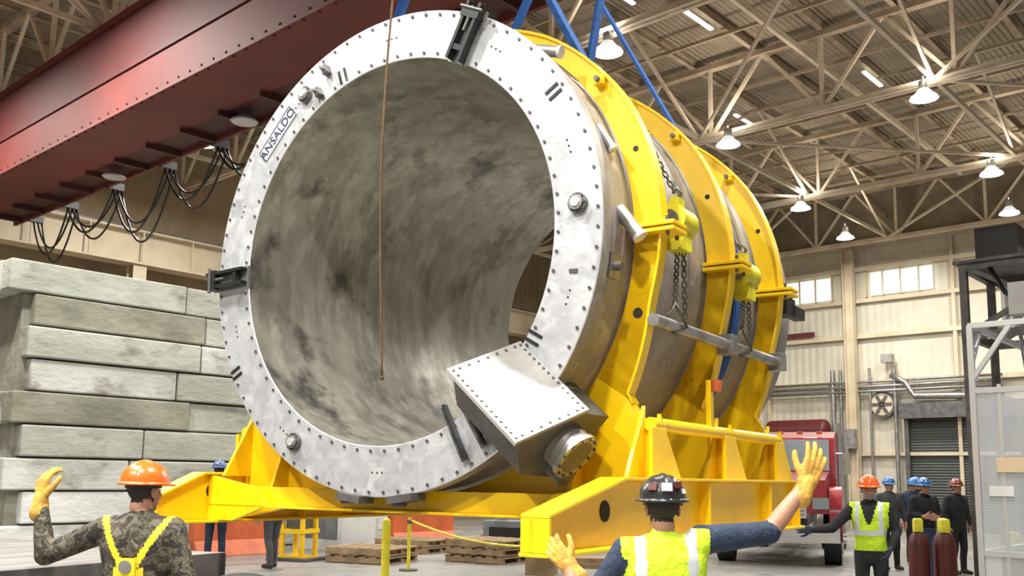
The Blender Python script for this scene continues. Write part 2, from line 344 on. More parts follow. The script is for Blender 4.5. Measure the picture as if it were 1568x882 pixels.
for s,yn,yt in ((-1,-.40,.05),(1,-1.04,-.19)):
    x=s*1.90
    b.ext([(x,yn,-1.99),(x,3.2,-1.99),(x,3.2,-1.63),(x,yt,-1.63),(x,yn,-1.82)],(s*.035,0,0),M_yel)
    top=[(x,yn,-1.82),(x,yt,-1.63),(x,3.2,-1.63),(x,3.2,-1.61),(x,yt,-1.61),(x,yn,-1.80)]
    b.ext(top,(-s*.05,0,0),M_yel); b.ext(top,(s*.12,0,0),M_yel)
    b.bx((x-.06,yn,-2.01),(x+.14,3.2,-1.99),M_yel)
    b.ext([(x-s*.05,yn,-1.99),(x+s*.12,yn,-1.99),(x+s*.12,yn,-1.82),(x-s*.05,yn,-1.82)],(0,.02,0),M_yel)
    hy,hz=(-.30,-1.80) if s>0 else (.16,-1.76)
    b.cyl((x+s*.036,hy,hz),(x+s*.040,hy,hz),.06,M_hole,n=24); b.cyl((x-s*.004,hy,hz),(x,hy,hz),.06,M_hole,n=24)
    for y in (1.1,2.4,3.15): b.bx((x-.05,y,-1.99),(x+.11,y+.02,-1.63),M_yel)
    b.cyl((s*1.87,.45,-1.27),(s*1.87,3.0,-1.27),.045,M_yel,n=20)
    b.cyl((s*1.90,.44,-.60),(s*1.90,3.1,-.60),.042,M_steel,n=24)
    for y in frames[1:]: b.box((s*1.90,y+.03,-.60),(.13,.12,.15),M_steel)
b.bx((-1.9,.20,-1.86),(1.9,.24,-1.72),M_yel); b.bx((-1.9,.12,-1.88),(1.9,.32,-1.86),M_yel)
b.bx((-1.9,2.6,-1.88),(1.9,2.64,-1.78),M_yel)
for s in(-1,1): b.ext([(s*1.9,.12,-1.63),(s*1.9,.12,-1.99),(s*1.6,.12,-1.99),(s*1.2,.12,-1.86),(s*1.35,.12,-1.72)],(0,.03,0),M_yel)
b.cyl((1.93,1.45,-.98),(1.93,1.45,-.90),.04,M_orange); b.bx((1.86,1.42,-1.3),(1.9,1.48,-.9),M_yel)
b.build('lifting_cradle',ML,MR,bevel=.004)

# ---------------------------------------------------------------- slings, spreader, hoists, rope
def ribbon(b,pts,y,w,m,t=.008):
    pts=[Vector((p[0],y,p[1])) for p in pts]; vs=[]
    for i,p in enumerate(pts):
        d=(pts[min(i+1,len(pts)-1)]-pts[max(i-1,0)]).normalized(); nrm=Vector((-d.z,0,d.x))
        for sx,sy in ((-1,-1),(1,-1),(1,1),(-1,1)): vs.append(p+Vector((0,w/2*sx,0))+nrm*t*sy)
    fs=[(i*4+k,i*4+(k+1)%4,(i+1)*4+(k+1)%4,(i+1)*4+k) for i in range(len(pts)-1) for k in range(4)]
    b.add(vs,fs,m)
HZ=3.68
rs=1.765; al=math.degrees(math.acos(rs/HZ))
b=B(); pts=[(0.03,HZ)]+[(rs*math.cos(t*D2R),rs*math.sin(t*D2R)) for t in np.linspace(90-al,-(270-al),60)]+[(-.03,HZ)]
ribbon(b,pts,2.42,.11,M_blue,.012)
b.build('lifting_sling',ML,MR)
b=B(); ribbon(b,[(.03,HZ),(1.90*math.cos(52*D2R),1.90*math.sin(52*D2R))],.80,.13,M_blue,.022)
ribbon(b,[(-.03,HZ),(-1.85*math.cos(60*D2R),1.85*math.sin(60*D2R))],.80,.08,M_blue,.02)
ribbon(b,[(1.42,3.6),(1.85*math.cos(56*D2R),1.85*math.sin(56*D2R))],1.15,.09,M_blue,.014)
b.build('lifting_sling',ML,MR)
b=B()
b.ibeam((0,.3,HZ+.21),(0,2.9,HZ+.21),.25,.4,M_yel); b.ibeam((-1.8,1.2,HZ+.15),(1.8,1.2,HZ+.15),.2,.3,M_yel)
b.box((0,1.6,HZ+.60),(.4,.35,.4),M_yel); b.cyl((-.25,1.6,HZ+.6),(.25,1.6,HZ+.6),.2,M_dsteel,n=24)
for x in (-.12,.12):
    for y in (1.5,1.7): b.cyl((x,y,HZ+.75),(x,y,6.30),.012,M_chain,n=6)
b.build('spreader_beam',ML,MR)
b=B(); pts=[]
for i in range(60):
    t=i/59; z=3.9-4.86*t; pts.append((.20+.03*math.sin(t*7)-.04*t,-.20+.03*math.cos(t*5),z))
b.tube(pts,.0085,M_rope,6); b.sph(pts[-1],.015,M_rope); b.build('tag_rope',ML,MR)
def chain(b,p,q,n,r=.016):
    p=Vector(p);q=Vector(q)
    for i in range(n):
        a=p.lerp(q,i/n); c=p.lerp(q,(i+1.25)/n); o=Vector((.014,0,0)) if i%2 else Vector((0,.014,0))
        b.cyl(a+o,c+o,.0055,M_chain,n=5); b.cyl(a-o,c-o,.0055,M_chain,n=5)
for y,z,top,bot in ((.80,.12,.62,-.44),(2.10,.0,.42,-.42)):
    b=B(); c=Vector((1.92,y,z))
    b.cyl(c+Vector((0,-.12,0)),c+Vector((0,.12,0)),.11,M_yel2,n=24); b.cyl(c+Vector((0,.12,.0)),c+Vector((0,.17,0)),.07,M_yel2,n=24)
    b.cyl(c+Vector((0,-.15,0)),c+Vector((0,-.12,0)),.06,M_dsteel,n=20); b.box(c+Vector((0,0,.12)),(.06,.12,.1),M_yel2); b.box(c+Vector((0.02,-.02,-.13)),(.12,.16,.16),M_yel2)
    b.tube([c+Vector((0,0,.15)),c+Vector((.03,0,.2)),c+Vector((0,0,.25)),c+Vector((-.03,0,.21))],.012,M_dsteel)
    chain(b,c+Vector((-.02,0,.22)),(1.75,y-.15,z+top),12)
    chain(b,c+Vector((0,0,-.18)),(1.92,y-.05,bot),16); chain(b,c+Vector((.03,.03,-.15)),(1.95,y+.05,bot-.1),14)
    b.tube([(1.92,y-.05,bot),(1.86,y-.12,-.60),(1.92,y-.05,-.66),(1.96,y+.05,-.60),(1.92,y-.05,bot)],.012,M_chain)
    b.build('chain_hoist',ML,MR)

# ---------------------------------------------------------------- building
XL,YB=-27.5,35.
b=B(); b.bx((XL,-14,-.2),(16,YB,0),M_floor); b.build('floor')
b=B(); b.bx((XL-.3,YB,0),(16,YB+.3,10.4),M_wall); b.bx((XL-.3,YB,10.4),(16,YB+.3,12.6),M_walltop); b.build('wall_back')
b=B(); b.bx((XL-.3,-14,0),(XL,YB,12.6),M_wallL); b.build('wall_left')
b=B(); b.bx((XL-.3,-14,12.6),(16,YB+.3,12.8),M_roof); b.build('ceiling')
b=B()
for z,h in ((2.6,.12),(5.2,.16),(6.95,.16),(8.3,.14),(9.5,.16),(10.4,.3)): b.bx((XL,YB-.22,z),(16,YB-.02,z+h),M_cream)
for x in (-21,-17.6,-10.5,-7,-3.5,0): b.bx((x-.06,YB-.2,0),(x+.06,YB-.02,10.4),M_cream)
b.build('trim_1')
b=B(); b.bx((-17.5,YB-.14,8.55),(-14.9,YB-.04,9.4),M_win); b.bx((-13.4,YB-.14,8.55),(-11.2,YB-.04,9.4),M_win)
for x in np.arange(-17.5,-11.2,.65): b.bx((x-.03,YB-.18,8.5),(x+.03,YB-.04,9.45),M_cream)
b.build('window_1')
for x in (-14.1,-6.5,-21.):
    b=B(); b.ibeam((x,YB-.5,0),(x,YB-.5,10.3),.34,.36,M_cream,.04); b.build('steel_column')
b=B(); b.bx((-12.2,YB-.12,0),(-8.6,YB-.04,4.0),M_door); b.bx((-12.35,YB-.3,0),(-12.2,YB-.03,4.15),M_dsteel); b.bx((-8.6,YB-.3,0),(-8.45,YB-.03,4.15),M_dsteel); b.bx((-12.4,YB-.55,3.9),(-8.4,YB-.04,4.45),M_dsteel)
b.build('door_1')
b=B()
for z in (4.95,5.12,5.3): b.tube([(-19,YB-.4,z),(-9,YB-.4,z)],.05,M_steel)
for x,w_ in ((-14.9,.09),(-14.6,.06),(-13.5,.05),(-12.6,.07)): b.cyl((x,YB-.35,0),(x,YB-.35,5.8),w_,M_steel,n=12)
b.tube([(-12.7,YB-.4,5.5),(-12.2,YB-.4,5.2),(-11.9,YB-.4,4.7),(-9.0,YB-.4,4.6)],.11,M_steel,12)
b.box((-14.1,YB-.8,3.2),(.4,.3,.7),M_steel); b.box((-12.8,YB-.4,6.1),(.4,.3,.3),M_steel)
b.build('wall_piping')
b=B(); b.bx((-16.9,YB-.30,7.15),(-15.6,YB-.24,7.35),M_gasred); b.build('wall_sign')
b=B(); b.cyl((-17,YB-1.2,3.5),(-14.9,YB-1.2,3.5),.42,M_gasred,n=24); b.sph((-14.9,YB-1.2,3.5),(.2,.42,.42),M_gasred); b.sph((-17,YB-1.2,3.5),(.2,.42,.42),M_gasred)
for x in (-16.5,-15.4): b.bx((x-.05,YB-1.3,0),(x+.05,YB-1.1,3.1),M_dsteel)
b.build('air_receiver_tank')
b=B(); c=(-13.1,YB-.25,4.45); b.cyl((c[0],YB-.03,c[2]),(c[0],YB-.3,c[2]),.48,M_dsteel,n=32); b.cyl((c[0],YB-.3,c[2]),(c[0],YB-.33,c[2]),.40,M_cream,n=32)
for k in range(6):
    X=Matrix.Translation((c[0],YB-.34,c[2]))@Matrix.Rotation(k*60*D2R,4,'Y'); b.box((.2,0,0),(.34,.02,.12),M_dsteel,X=X)
b.build('exhaust_fan')
b=B(); b.ibeam((-26.2,-14,8.05),(-26.2,YB-.5,8.05),.6,1.0,M_cream,.05); b.bx((-26.35,-14,8.56),(-26.05,YB-.5,8.64),M_dsteel)
for y in np.arange(-12,YB,6.2): b.ibeam((-26.2,y,0),(-26.2,y,7.54),.4,.4,M_cream,.04); b.beam((-27.4,y,6.6),(-26.2,y,7.5),.15,.15,M_cream)
for y in np.arange(-12,YB,1.55): b.bx((-25.92,y-.02,7.6),(-25.88,y+.02,8.5),M_cream)
b.beam((-25.7,-14,6.9),(-25.7,YB-.6,6.9),.06,.1,M_cream)
b.build('crane_runway_beam')
def truss(y):
    b=B(); x0,x1=XL+.4,15; z0,z1=10.4,12.3
    b.beam((x0,y-.08,z0),(x1,y-.08,z0),.09,.13,M_truss); b.beam((x0,y+.08,z0),(x1,y+.08,z0),.09,.13,M_truss)
    b.beam((x0,y,z1),(x1,y,z1),.22,.14,M_dtruss)
    n=14; st=(x1-x0)/n
    for i in range(n+1):
        x=x0+i*st; b.beam((x,y,z0),(x,y,z1),.09,.09,M_truss)
        b.box((x,y,z0+.04),(.34,.05,.24),M_truss)
        if i<n:
            b.beam((x,y,z0),(x+st/2,y,z1),.08,.08,M_truss); b.beam((x+st/2,y,z1),(x+st,y,z0),.08,.08,M_truss)
    return b.build('roof_truss')
TY=(1.6,8.0,14.5,21.0,27.5,34.0)
for y in TY: truss(y)
b=B()
for x in np.arange(-26.5,15,1.75): b.ibeam((x,-14,12.47),(x,YB-.1,12.47),.12,.2,M_dtruss,.02)
for x in (-24,-18.4,-12.4,-6.5,-.5):
    b.beam((x,-12,10.47),(x,YB-.3,10.47),.09,.11,M_truss)
    for i in range(len(TY)-1):
        b.beam((x,TY[i],10.4),(x,(TY[i]+TY[i+1])/2,12.3),.07,.07,M_truss); b.beam((x,(TY[i]+TY[i+1])/2,12.3),(x,TY[i+1],10.4),.07,.07,M_truss)
for i in range(len(TY)-1):
    for x in (-24,-18.4,-12.4,-6.5):
        x2=x+5.9
        if i%2: b.beam((x,TY[i],10.44),(x2,TY[i+1],10.44),.07,.07,M_truss)
        else: b.beam((x2,TY[i],10.44),(x,TY[i+1],10.44),.07,.07,M_truss)
    ym=(TY[i]+TY[i+1])/2
    for yy in (TY[i]+1.6,ym,TY[i+1]-1.6): b.beam((XL,yy,12.25),(15,yy,12.25),.06,.08,M_dtruss)
b.build('roof_bracing')
b=B()
for x,y in ((-10.8,18.2),(-9,24),(-8,16.5),(-5.5,18),(-13,24.5),(-4.8,24.5),(-11.5,16)): b.bx((x-.05,y-.5,12.18),(x+.05,y+.7,12.22),M_sky)
b.build('skylight_strip')
b=B(); b.ibeam((-9.5,-10,12.0),(-9.5,33,12.0),.1,.15,M_truss); b.cyl((-3,-10,11.9),(-3,33,11.9),.12,M_steel,n=12); b.build('roof_conduit')

# ---------------------------------------------------------------- bridge crane
b=B(); ZB=7.93
for ya,yb_ in ((7.45,8.35),(2.2,3.1)):
    b.bx((-25.5,ya,ZB+.05),(15,ya+.03,9.90),M_red); b.bx((-25.5,yb_,ZB+.05),(15,yb_+.03,9.90),M_red)
    b.bx((-26.4,ya-.10,9.90),(15,yb_+.13,9.95),M_red2); b.bx((-25.5,ya-.14,ZB),(15,yb_+.16,ZB+.06),M_red2)
    b.bx((-25.5,ya-.012,ZB+.06),(15,ya,ZB+.85),M_red2)
    b.bx((-25.5,ya-.05,ZB+.85),(15,ya+.0,ZB+.90),M_red)
    b.ext([(-25.5,ya,ZB+.05),(-26.6,ya,8.95),(-26.6,ya,9.9),(-25.5,ya,9.9)],(0,yb_-ya,0),M_red)
    for x in np.arange(-25.4,15,.36): b.cyl((x,ya-.09,ZB-.02),(x,ya-.09,ZB+.08),.022,M_reddark,n=6)
    for x in np.arange(-25.4,15,.36): b.cyl((x,ya-.012,ZB+.2),(x,ya-.03,ZB+.2),.02,M_red,n=6)
b.bx((-25.5,8.5,ZB+.02),(15,9.15,ZB+.07),M_reddark); b.bx((-25.5,9.1,ZB-.08),(15,9.17,ZB+.16),M_red2)
for x in np.arange(-25,15,1.3): b.bx((x,8.4,ZB-.10),(x+.08,9.1,ZB+.02),M_reddark); b.cyl((x,9.12,ZB),(x,9.12,ZB+1.05),.02,M_red2,n=6)
for z in (.55,1.05): b.cyl((-25.4,9.12,ZB+z),(15,9.12,ZB+z),.02,M_red2,n=6)
b.bx((-26.6,1.8,8.70),(-25.8,9.3,9.3),M_red2)
b.bx((-6.8,2.9,9.98),(-4.3,7.6,10.15),M_red2); b.bx((-6.3,4.2,9.5),(-4.9,6.6,9.98),M_dsteel)
for x in (-19.2,-14.3,-9.0):
    b.cyl((x,8.75,ZB-.05),(x,8.75,ZB-.17),.10,M_lampo,r2=.24,n=20); b.cyl((x,8.75,ZB-.17),(x,8.75,ZB-.19),.22,M_lampo,n=20)
crane=b.build('bridge_crane')
b=B(); xs=[-24.6,-22.6,-20.3,-18.0,-16.0,-14.4,-13.2]; sg=[1.15,.9,1.35,1.0,.7,.5]
for i in range(6):
    for dy,f in ((0,1),(.10,.8),(.20,1.15)):
        pts=[]
        for k in range(17):
            t=k/16; pts.append((xs[i]+(xs[i+1]-xs[i])*t,9.25+dy,ZB-.12-sg[i]*f*4*t*(1-t)*.85))
        b.tube(pts,.024,M_cable,6)
    b.box((xs[i],9.3,ZB-.03),(.12,.34,.16),M_black)
b.build('festoon_cable',parent=crane)

# ---------------------------------------------------------------- lamps
def lamp(x,y,z=9.9,P=600,up=0):
    b=B(); b.lathe([(.11,.22),(.27,.02),(.30,0)],M_lampb,n=28,axis='Z'); b.lathe([(.001,.42),(.07,.42),(.10,.40),(.11,.22)],M_lampo,n=28,axis='Z')
    b.lathe([(.27,.04),(.14,.02),(.001,.015)],M_lamp,n=28,axis='Z'); b.cyl((0,0,.42),(0,0,10.4-z+.02),.015,M_dsteel,n=8)
    o=b.build('high_bay_light',(x,y,z))
    l=bpy.data.lights.new('bulb','AREA'); l.shape='DISK'; l.size=.5; l.energy=P; l.color=(1,.97,.91)
    lo=bpy.data.objects.new('bulb',l); COL.objects.link(lo); lo.parent=o; lo.location=(0,0,-.03)
    if up:
        l=bpy.data.lights.new('uplight','AREA'); l.shape='DISK'; l.size=.5; l.energy=up; l.color=(1,.91,.76)  # upward light added to each fixture to brighten the roof
        lo=bpy.data.objects.new('uplight',l); COL.objects.link(lo); lo.parent=o; lo.location=(0,0,.46); lo.rotation_euler=(math.pi,0,0)
K=.54
for x,y,P in ((-10.5,14.35,850),(-6.6,20.6,800),(-11.3,20.5,800),(-12.4,26.9,750),(-12.8,31.2,650),(-7.0,27,750),(-7.7,31.4,650),
              (-16.5,12,900),(-21.5,12,900),(-22,22,800),(-16.8,20.5,700),(-16,5.2,1500),(-21.5,5,1200),
              (-6.3,0.4,1800),(-1.2,0.6,1900),(-1.5,6.2,1500),(-2.2,13.5,850),(-11.5,.4,1300),(-4,-5,2500),(2,-4,1800)): lamp(x,y,9.9,P*K,38 if y>13 else 24)  # lamps near and behind the camera are unseen, added to light the ring
w=bpy.data.worlds.new('hall_ambient'); scene.world=w; w.use_nodes=True
bg=w.node_tree.nodes['Background']; bg.inputs[0].default_value=(1,.94,.84,1); bg.inputs[1].default_value=.30

# ---------------------------------------------------------------- concrete block wall
b=B(); random.seed(3)
for r in range(9):
    z0=r*.62; y=6.75+(0.33 if r%2 else .0)+random.uniform(-.12,.12)+(.25 if r in(6,) else 0)
    k=0; y1=15.2
    yy=y
    b.bx((-20.3,yy-.001-0.0,z0+.012),(-19.0-.02,yy+.9,z0+.608),M_conc[3 if r in(1,2,3,5) else 1])
    while yy<y1:
        ln=random.choice((3.6,3.0,2.4)); e=min(yy+ln,y1+.6)
        j=random.uniform(-.06,.06)
        b.bx((-19.0+j-.6,yy+.015,z0+.018),(-18.6+j,e-.015,z0+.602),M_conc[[3,3,1,0,2,1,0,2,0][r] if k==0 else random.choice((0,1,2,0))])
        yy=e;k+=1
b.bx((-20.3,7.0,0),(-18.80,15,5.5),M_conc[2])
b.build('concrete_block_wall',bevel=.03)
for y in (9.9,15.0):
    b=B(); b.ext([(-17.6,y,0),(-16.95,y,0),(-17.15,y,.3),(-17.2,y,.95),(-17.35,y,.95),(-17.4,y,.3)],(0,2.0,0),M_orange)
    b.build('safety_barrier',bevel=.02)
b=B(); b.bx((-25.0,16.5,0),(-22.5,21,2.6),M_white); b.bx((-24.9,16.4,1.2),(-22.6,16.5,2.2),M_dsteel)
for z in (.3,.5,.7): b.bx((-24.8,16.42,z),(-22.7,16.5,z+.08),M_greybox)
b.build('equipment_cabinet',bevel=.03)
b=B(); b.box((0,0,.55),(1.6,1.0,1.1),M_greybox); b.cyl((-.5,0,1.1),(-.5,0,1.45),.28,M_dsteel); b.box((.35,0,1.3),(.6,.7,.4),M_gasred); b.box((0,-.52,.6),(1.2,.04,.6),M_dsteel); b.build('welding_machine',(-15.0,19.6,0),20,bevel=.02)
b=B(); b.box((0,0,.5),(1.3,.9,1.0),M_greybox); b.box((0,-.47,.55),(1.0,.04,.6),M_dsteel); b.box((.2,0,1.1),(.7,.6,.2),M_orange); b.build('tool_chest',(-13.0,18.6,0),-10,bevel=.02)

def pallet(x,y,rz,n=1):
    b=B()
    for k in range(n):
        z=k*.15
        for i in range(3): b.box((0,-.55+i*.55,z+.06),(1.3,.1,.09),M_wood)
        for i in range(6): b.box((-.6+i*.24,0,z+.12),(.15,1.2,.025),M_wood)
        for i in range(3): b.box((-.6+i*.6,0,z+.0125),(.12,1.2,.022),M_wood)
    b.build('wooden_pallet',(x,y,0),rz)
pallet(-14.3,12.0,20,2); pallet(-12.9,13.8,10,3); pallet(-15.2,17.2,5,2); pallet(-15.6,14.3,15,2)
b=B()
for i in range(5): b.box((0,-.3+i*.15,.045),(2.4,.12,.09),M_wood,)
for i in range(4): b.box((0,-.22+i*.15,.135),(2.2,.12,.09),M_wood)
b.build('timber_stack',(-10.6,14.6,0),40)
b=B(); b.box((0,0,.2),(.5,.35,.4),M_wood); b.box((.05,.02,.45),(.4,.3,.1),M_card); b.build('wooden_crate',(-10.6,12.6,0),30)
b=B(); b.box((0,0,.35),(1.1,.8,.7),M_greybox); b.box((0,-.41,.4),(.8,.02,.35),M_black); b.cyl((-.3,0,.7),(-.3,0,.95),.12,M_steel); b.build('power_unit',(-13.9,15.6,0),15,bevel=.02)
b=B(); b.box((0,0,.5),(1.4,1.0,1.0),M_white); b.box((0,-.51,.5),(1.1,.02,.5),M_greybox); b.box((.1,0,1.08),(.8,.6,.16),M_card); b.build('parts_bin',(-17.2,13.4,0),5,bevel=.02)
b=B(); b.cyl((0,0,0),(0,0,1.0),.055,M_yel2,n=20); b.sph((0,0,1.0),.055,M_yel2); b.cyl((0,0,0),(0,0,.02),.13,M_yel2,n=20); b.build('bollard',(-9.8,8.45,0))
def post(x,y):
    b=B(); b.cyl((0,0,0),(0,0,.9),.03,M_yel2,n=12); b.cyl((0,0,0),(0,0,.03),.16,M_dsteel,n=20); b.cyl((0,0,.8),(0,0,.86),.045,M_dsteel,n=12); b.build('barrier_post',(x,y,0))
post(-12.5,11.3); post(-8.2,11.5)
b=B(); p0=Vector((-12.44,11.3,.85));p1=Vector((-8.26,11.5,.80)); b.tube([p0.lerp(p1,t)+Vector((0,0,-.28*4*t*(1-t))) for t in np.linspace(0,1,20)],.018,M_yel2); b.build('barrier_rope')
b=B()
for z in (.05,.55,1.15): b.box((0,0,z),(.55,.55,.08),M_yel)
for sx in(-1,1):
    for sy in(-1,1): b.box((sx*.22,sy*.22,.6),(.07,.07,1.1),M_yel)
b.box((0,0,.85),(.35,.35,.5),M_dsteel); b.box((0,0,.03),(.9,.8,.06),M_dsteel); b.build('jack_stand',(-15.4,11.1,0),20)

# flatbed trailer (left)
b=B()
for i in range(12): b.box((-1.24+i*.225,-3.0,1.06),(.215,7.0,.05),M_deck)
for s in(-1,1): b.box((s*1.36,-3.0,1.0),(.06,7.05,.17),M_dsteel); b.ibeam((s*.45,-6.4,.8),(s*.45,.4,.8),.15,.45,M_dsteel)
b.box((0,.5,.98),(2.78,.06,.2),M_dsteel)
for y in (-.6,-1.8):
    b.cyl((-1.1,y,.5),(1.1,y,.5),.06,M_dsteel)
    for s in (-1,1):
        b.cyl((s*.75,y,.48),(s*1.2,y,.48),.48,M_rubber,n=32); b.cyl((s*1.2,y,.48),(s*1.22,y,.48),.24,M_alu,n=24)
for s in(-1,1): b.box((s*.45,-5.8,.28),(.12,.12,.56),M_dsteel)
b.build('flatbed_trailer',(-6.95,2.70,0),14)
b=B(); b.cyl((-.13,0,.5),(.13,0,.5),.5,M_rubber,n=40); b.cyl((.13,0,.5),(.14,0,.5),.3,M_dsteel,n=32); b.cyl((-.14,0,.5),(-.13,0,.5),.3,M_dsteel,n=32); b.cyl((.14,0,.5),(.17,0,.5),.1,M_steel,n=20)
b.build('truck_tyre',(-5.15,3.30,.0),-40,bevel=.02)

# enclosure at right
b=B(); W_,D_,H_=2.3,2.4,3.05
for x in (0,W_/2,W_):
    for y in (0,D_): b.box((x,y,H_/2),(.05,.05,H_),M_alu)
b.box((.22,0,1.25),(.03,.03,2.5),M_alu)
for z in (.05,1.0,2.45,H_):
    for y in (0,D_): b.box((W_/2,y,z),(W_,.045,.05),M_alu)
    for x in (0,W_): b.box((x,D_/2,z),(.045,D_,.05),M_alu)
b.beam((0,0,2.55),(.35,0,H_),.04,.04,M_alu); b.beam((0,0,2.7),(0,.3,H_),.04,.04,M_alu); b.beam((0,D_,2.5),(.4,D_,H_),.04,.04,M_alu)
b.bx((.03,-.012,.08),(W_-.03,-.004,2.42),M_plastic); b.bx((-.012,.03,.08),(-.004,D_-.03,2.42),M_plastic); b.bx((.03,D_,.08),(W_-.03,D_+.008,3.0),M_white)
b.box((.32,-.025,1.78),(.30,.01,.13),M_card); b.box((.20,-.025,1.55),(.2,.01,.09),M_white); b.box((.9,1.2,.6),(1.4,1.2,1.0),M_white); b.box((.8,1.0,1.25),(.5,.5,.3),M_alu)
for z in (1.3,1.7,2.1): b.box((1.1,1.8,z),(1.8,.5,.03),M_alu)
for x,z in ((.5,1.8),(.9,1.85),(1.4,2.2),(.6,2.2),(.4,1.4),(.8,1.42)): b.box((x,1.75,z),(.25,.3,.2),M_card if x>.7 else M_greybox)
for x in (.2,2.0): b.box((x,1.55,1.2),(.04,.04,2.3),M_alu)
b.tube([(.3,.5,3.0),(.35,.5,2.5),(.5,.55,2.0),(.45,.6,1.4)],.02,M_black); b.cyl((.5,.4,1.1),(.5,.4,1.7),.09,M_steel)
b.build('clean_room_enclosure',(-2.66,9.25,0),0)
b=B()
for x in(0,1.6):
    for y in (0,1.2): b.box((x,y,2.2),(.09,.09,4.4),M_dsteel)
for z in (1.6,3.5,4.4):
    for y in (0,1.2): b.box((.8,y,z),(1.7,.08,.10),M_dsteel)
    for x in (0,1.6): b.box((x,.6,z),(.08,1.3,.1),M_dsteel)
for y in (0,1.2): b.beam((0,y,3.5),(1.6,y,4.4),.06,.06,M_dsteel); b.beam((1.6,y,3.5),(0,y,4.4),.06,.06,M_dsteel); b.beam((0,y,1.6),(1.6,y,3.5),.06,.06,M_dsteel)
b.bx((-.1,-.1,4.43),(1.7,1.3,4.47),M_dsteel); b.box((.38,.3,4.70),(.50,.4,.42),M_black); b.box((1.1,.5,4.6),(.6,.6,.25),M_steel); b.cyl((1.3,.4,4.5),(1.2,.4,4.9),.15,M_alu)
b.box((.8,.0,3.9),(.5,.3,.4),M_white); b.cyl((.5,.2,3.55),(.5,.2,4.1),.12,M_alu); b.tube([(.3,0,4.4),(.5,-.1,4.0),(.9,-.1,3.7),(1.2,0,3.5)],.03,M_black)
b.build('equipment_tower',(-3.75,12.9,0),0)
def gascyl(x,y,m,h=1.15):
    b=B(); b.lathe([(.001,0),(.115,.0),(.12,.03),(.12,h-.18),(.10,h-.08),(.05,h-.02),(.035,h)],m,n=24,axis='Z'); b.cyl((0,0,h),(0,0,h+.05),.02,M_steel); b.lathe([(.06,h-.02),(.06,h+.12),(.045,h+.14),(.001,h+.14)],M_yel2,n=16,axis='Z')
    b.build('gas_cylinder',(x,y,0))
gascyl(-4.16,12.0,M_gasred,1.05); gascyl(-3.88,12.1,M_gasred,1.05); gascyl(-4.0,12.4,M_gasred,1.05); gascyl(-3.05,11.8,M_gasred,.95)

# truck
b=B()
b.box((0,-1.2,.75),(.9,7.4,.25),M_dsteel)
b.ext([(-1.0,1.0,1.0),(-1.0,2.5,1.0),(-.95,2.5,1.65),(-1.0,1.0,1.85)],(2.0,0,0),M_truckred)
b.box((0,2.53,1.28),(1.2,.06,.75),M_chrome)
for i in range(9): b.box((0,2.57,.98+i*.075),(1.1,.02,.02),M_dsteel)
b.box((0,2.65,.62),(2.4,.16,.32),M_chrome)
for s in (-1,1):
    b.box((s*.86,2.5,1.2),(.3,.12,.22),M_glass); b.cyl((s*1.0,1.75,.95),(s*1.24,1.75,.95),.58,M_truckred,n=28)
    b.cyl((s*.88,1.75,.5),(s*1.2,1.75,.5),.5,M_rubber,n=32); b.cyl((s*1.2,1.75,.5),(s*1.24,1.75,.5),.29,M_chrome,n=24); b.cyl((s*1.24,1.75,.5),(s*1.3,1.75,.5),.1,M_chrome,n=16)
    for y in (-3.2,-4.4):
        b.cyl((s*.65,y,.5),(s*1.2,y,.5),.5,M_rubber,n=32); b.cyl((s*1.2,y,.5),(s*1.21,y,.5),.27,M_chrome,n=24)
    b.cyl((s*1.0,-.8,.7),(s*1.0,.7,.7),.32,M_chrome,n=24)
    b.cyl((s*1.15,-.95,1.0),(s*1.15,-.95,2.95),.07,M_chrome,n=16)
    b.box((s*1.35,1.05,2.0),(.12,.08,.45),M_chrome); b.beam((s*1.1,1.0,2.2),(s*1.35,1.05,2.2),.03,.03,M_chrome)
    b.box((s*1.105,.45,2.05),(.02,.7,.5),M_glass); b.box((s*1.11,.45,1.4),(.015,.85,.6),M_truckred)
b.ext([(-1.1,-.85,.95),(-1.1,1.0,.95),(-1.1,1.05,1.80),(-1.1,.75,2.55),(-1.1,-.85,2.75)],(2.2,0,0),M_truckred)
b.ext([(-1.0,1.075,1.84),(-1.0,.79,2.50),(-1.0,.82,2.51),(-1.0,1.105,1.85)],(2.0,0,0),M_glass); b.box((0,.95,2.2),(.05,.5,.7),M_dsteel)
b.box((0,-.86,1.9),(1.0,.04,.6),M_glass)
for x in (-.8,-.4,0,.4,.8): b.box((x,.6,2.66),(.12,.12,.06),M_orange)
b.build('semi_truck',(-9.75,19.9,0),202,bevel=.03)

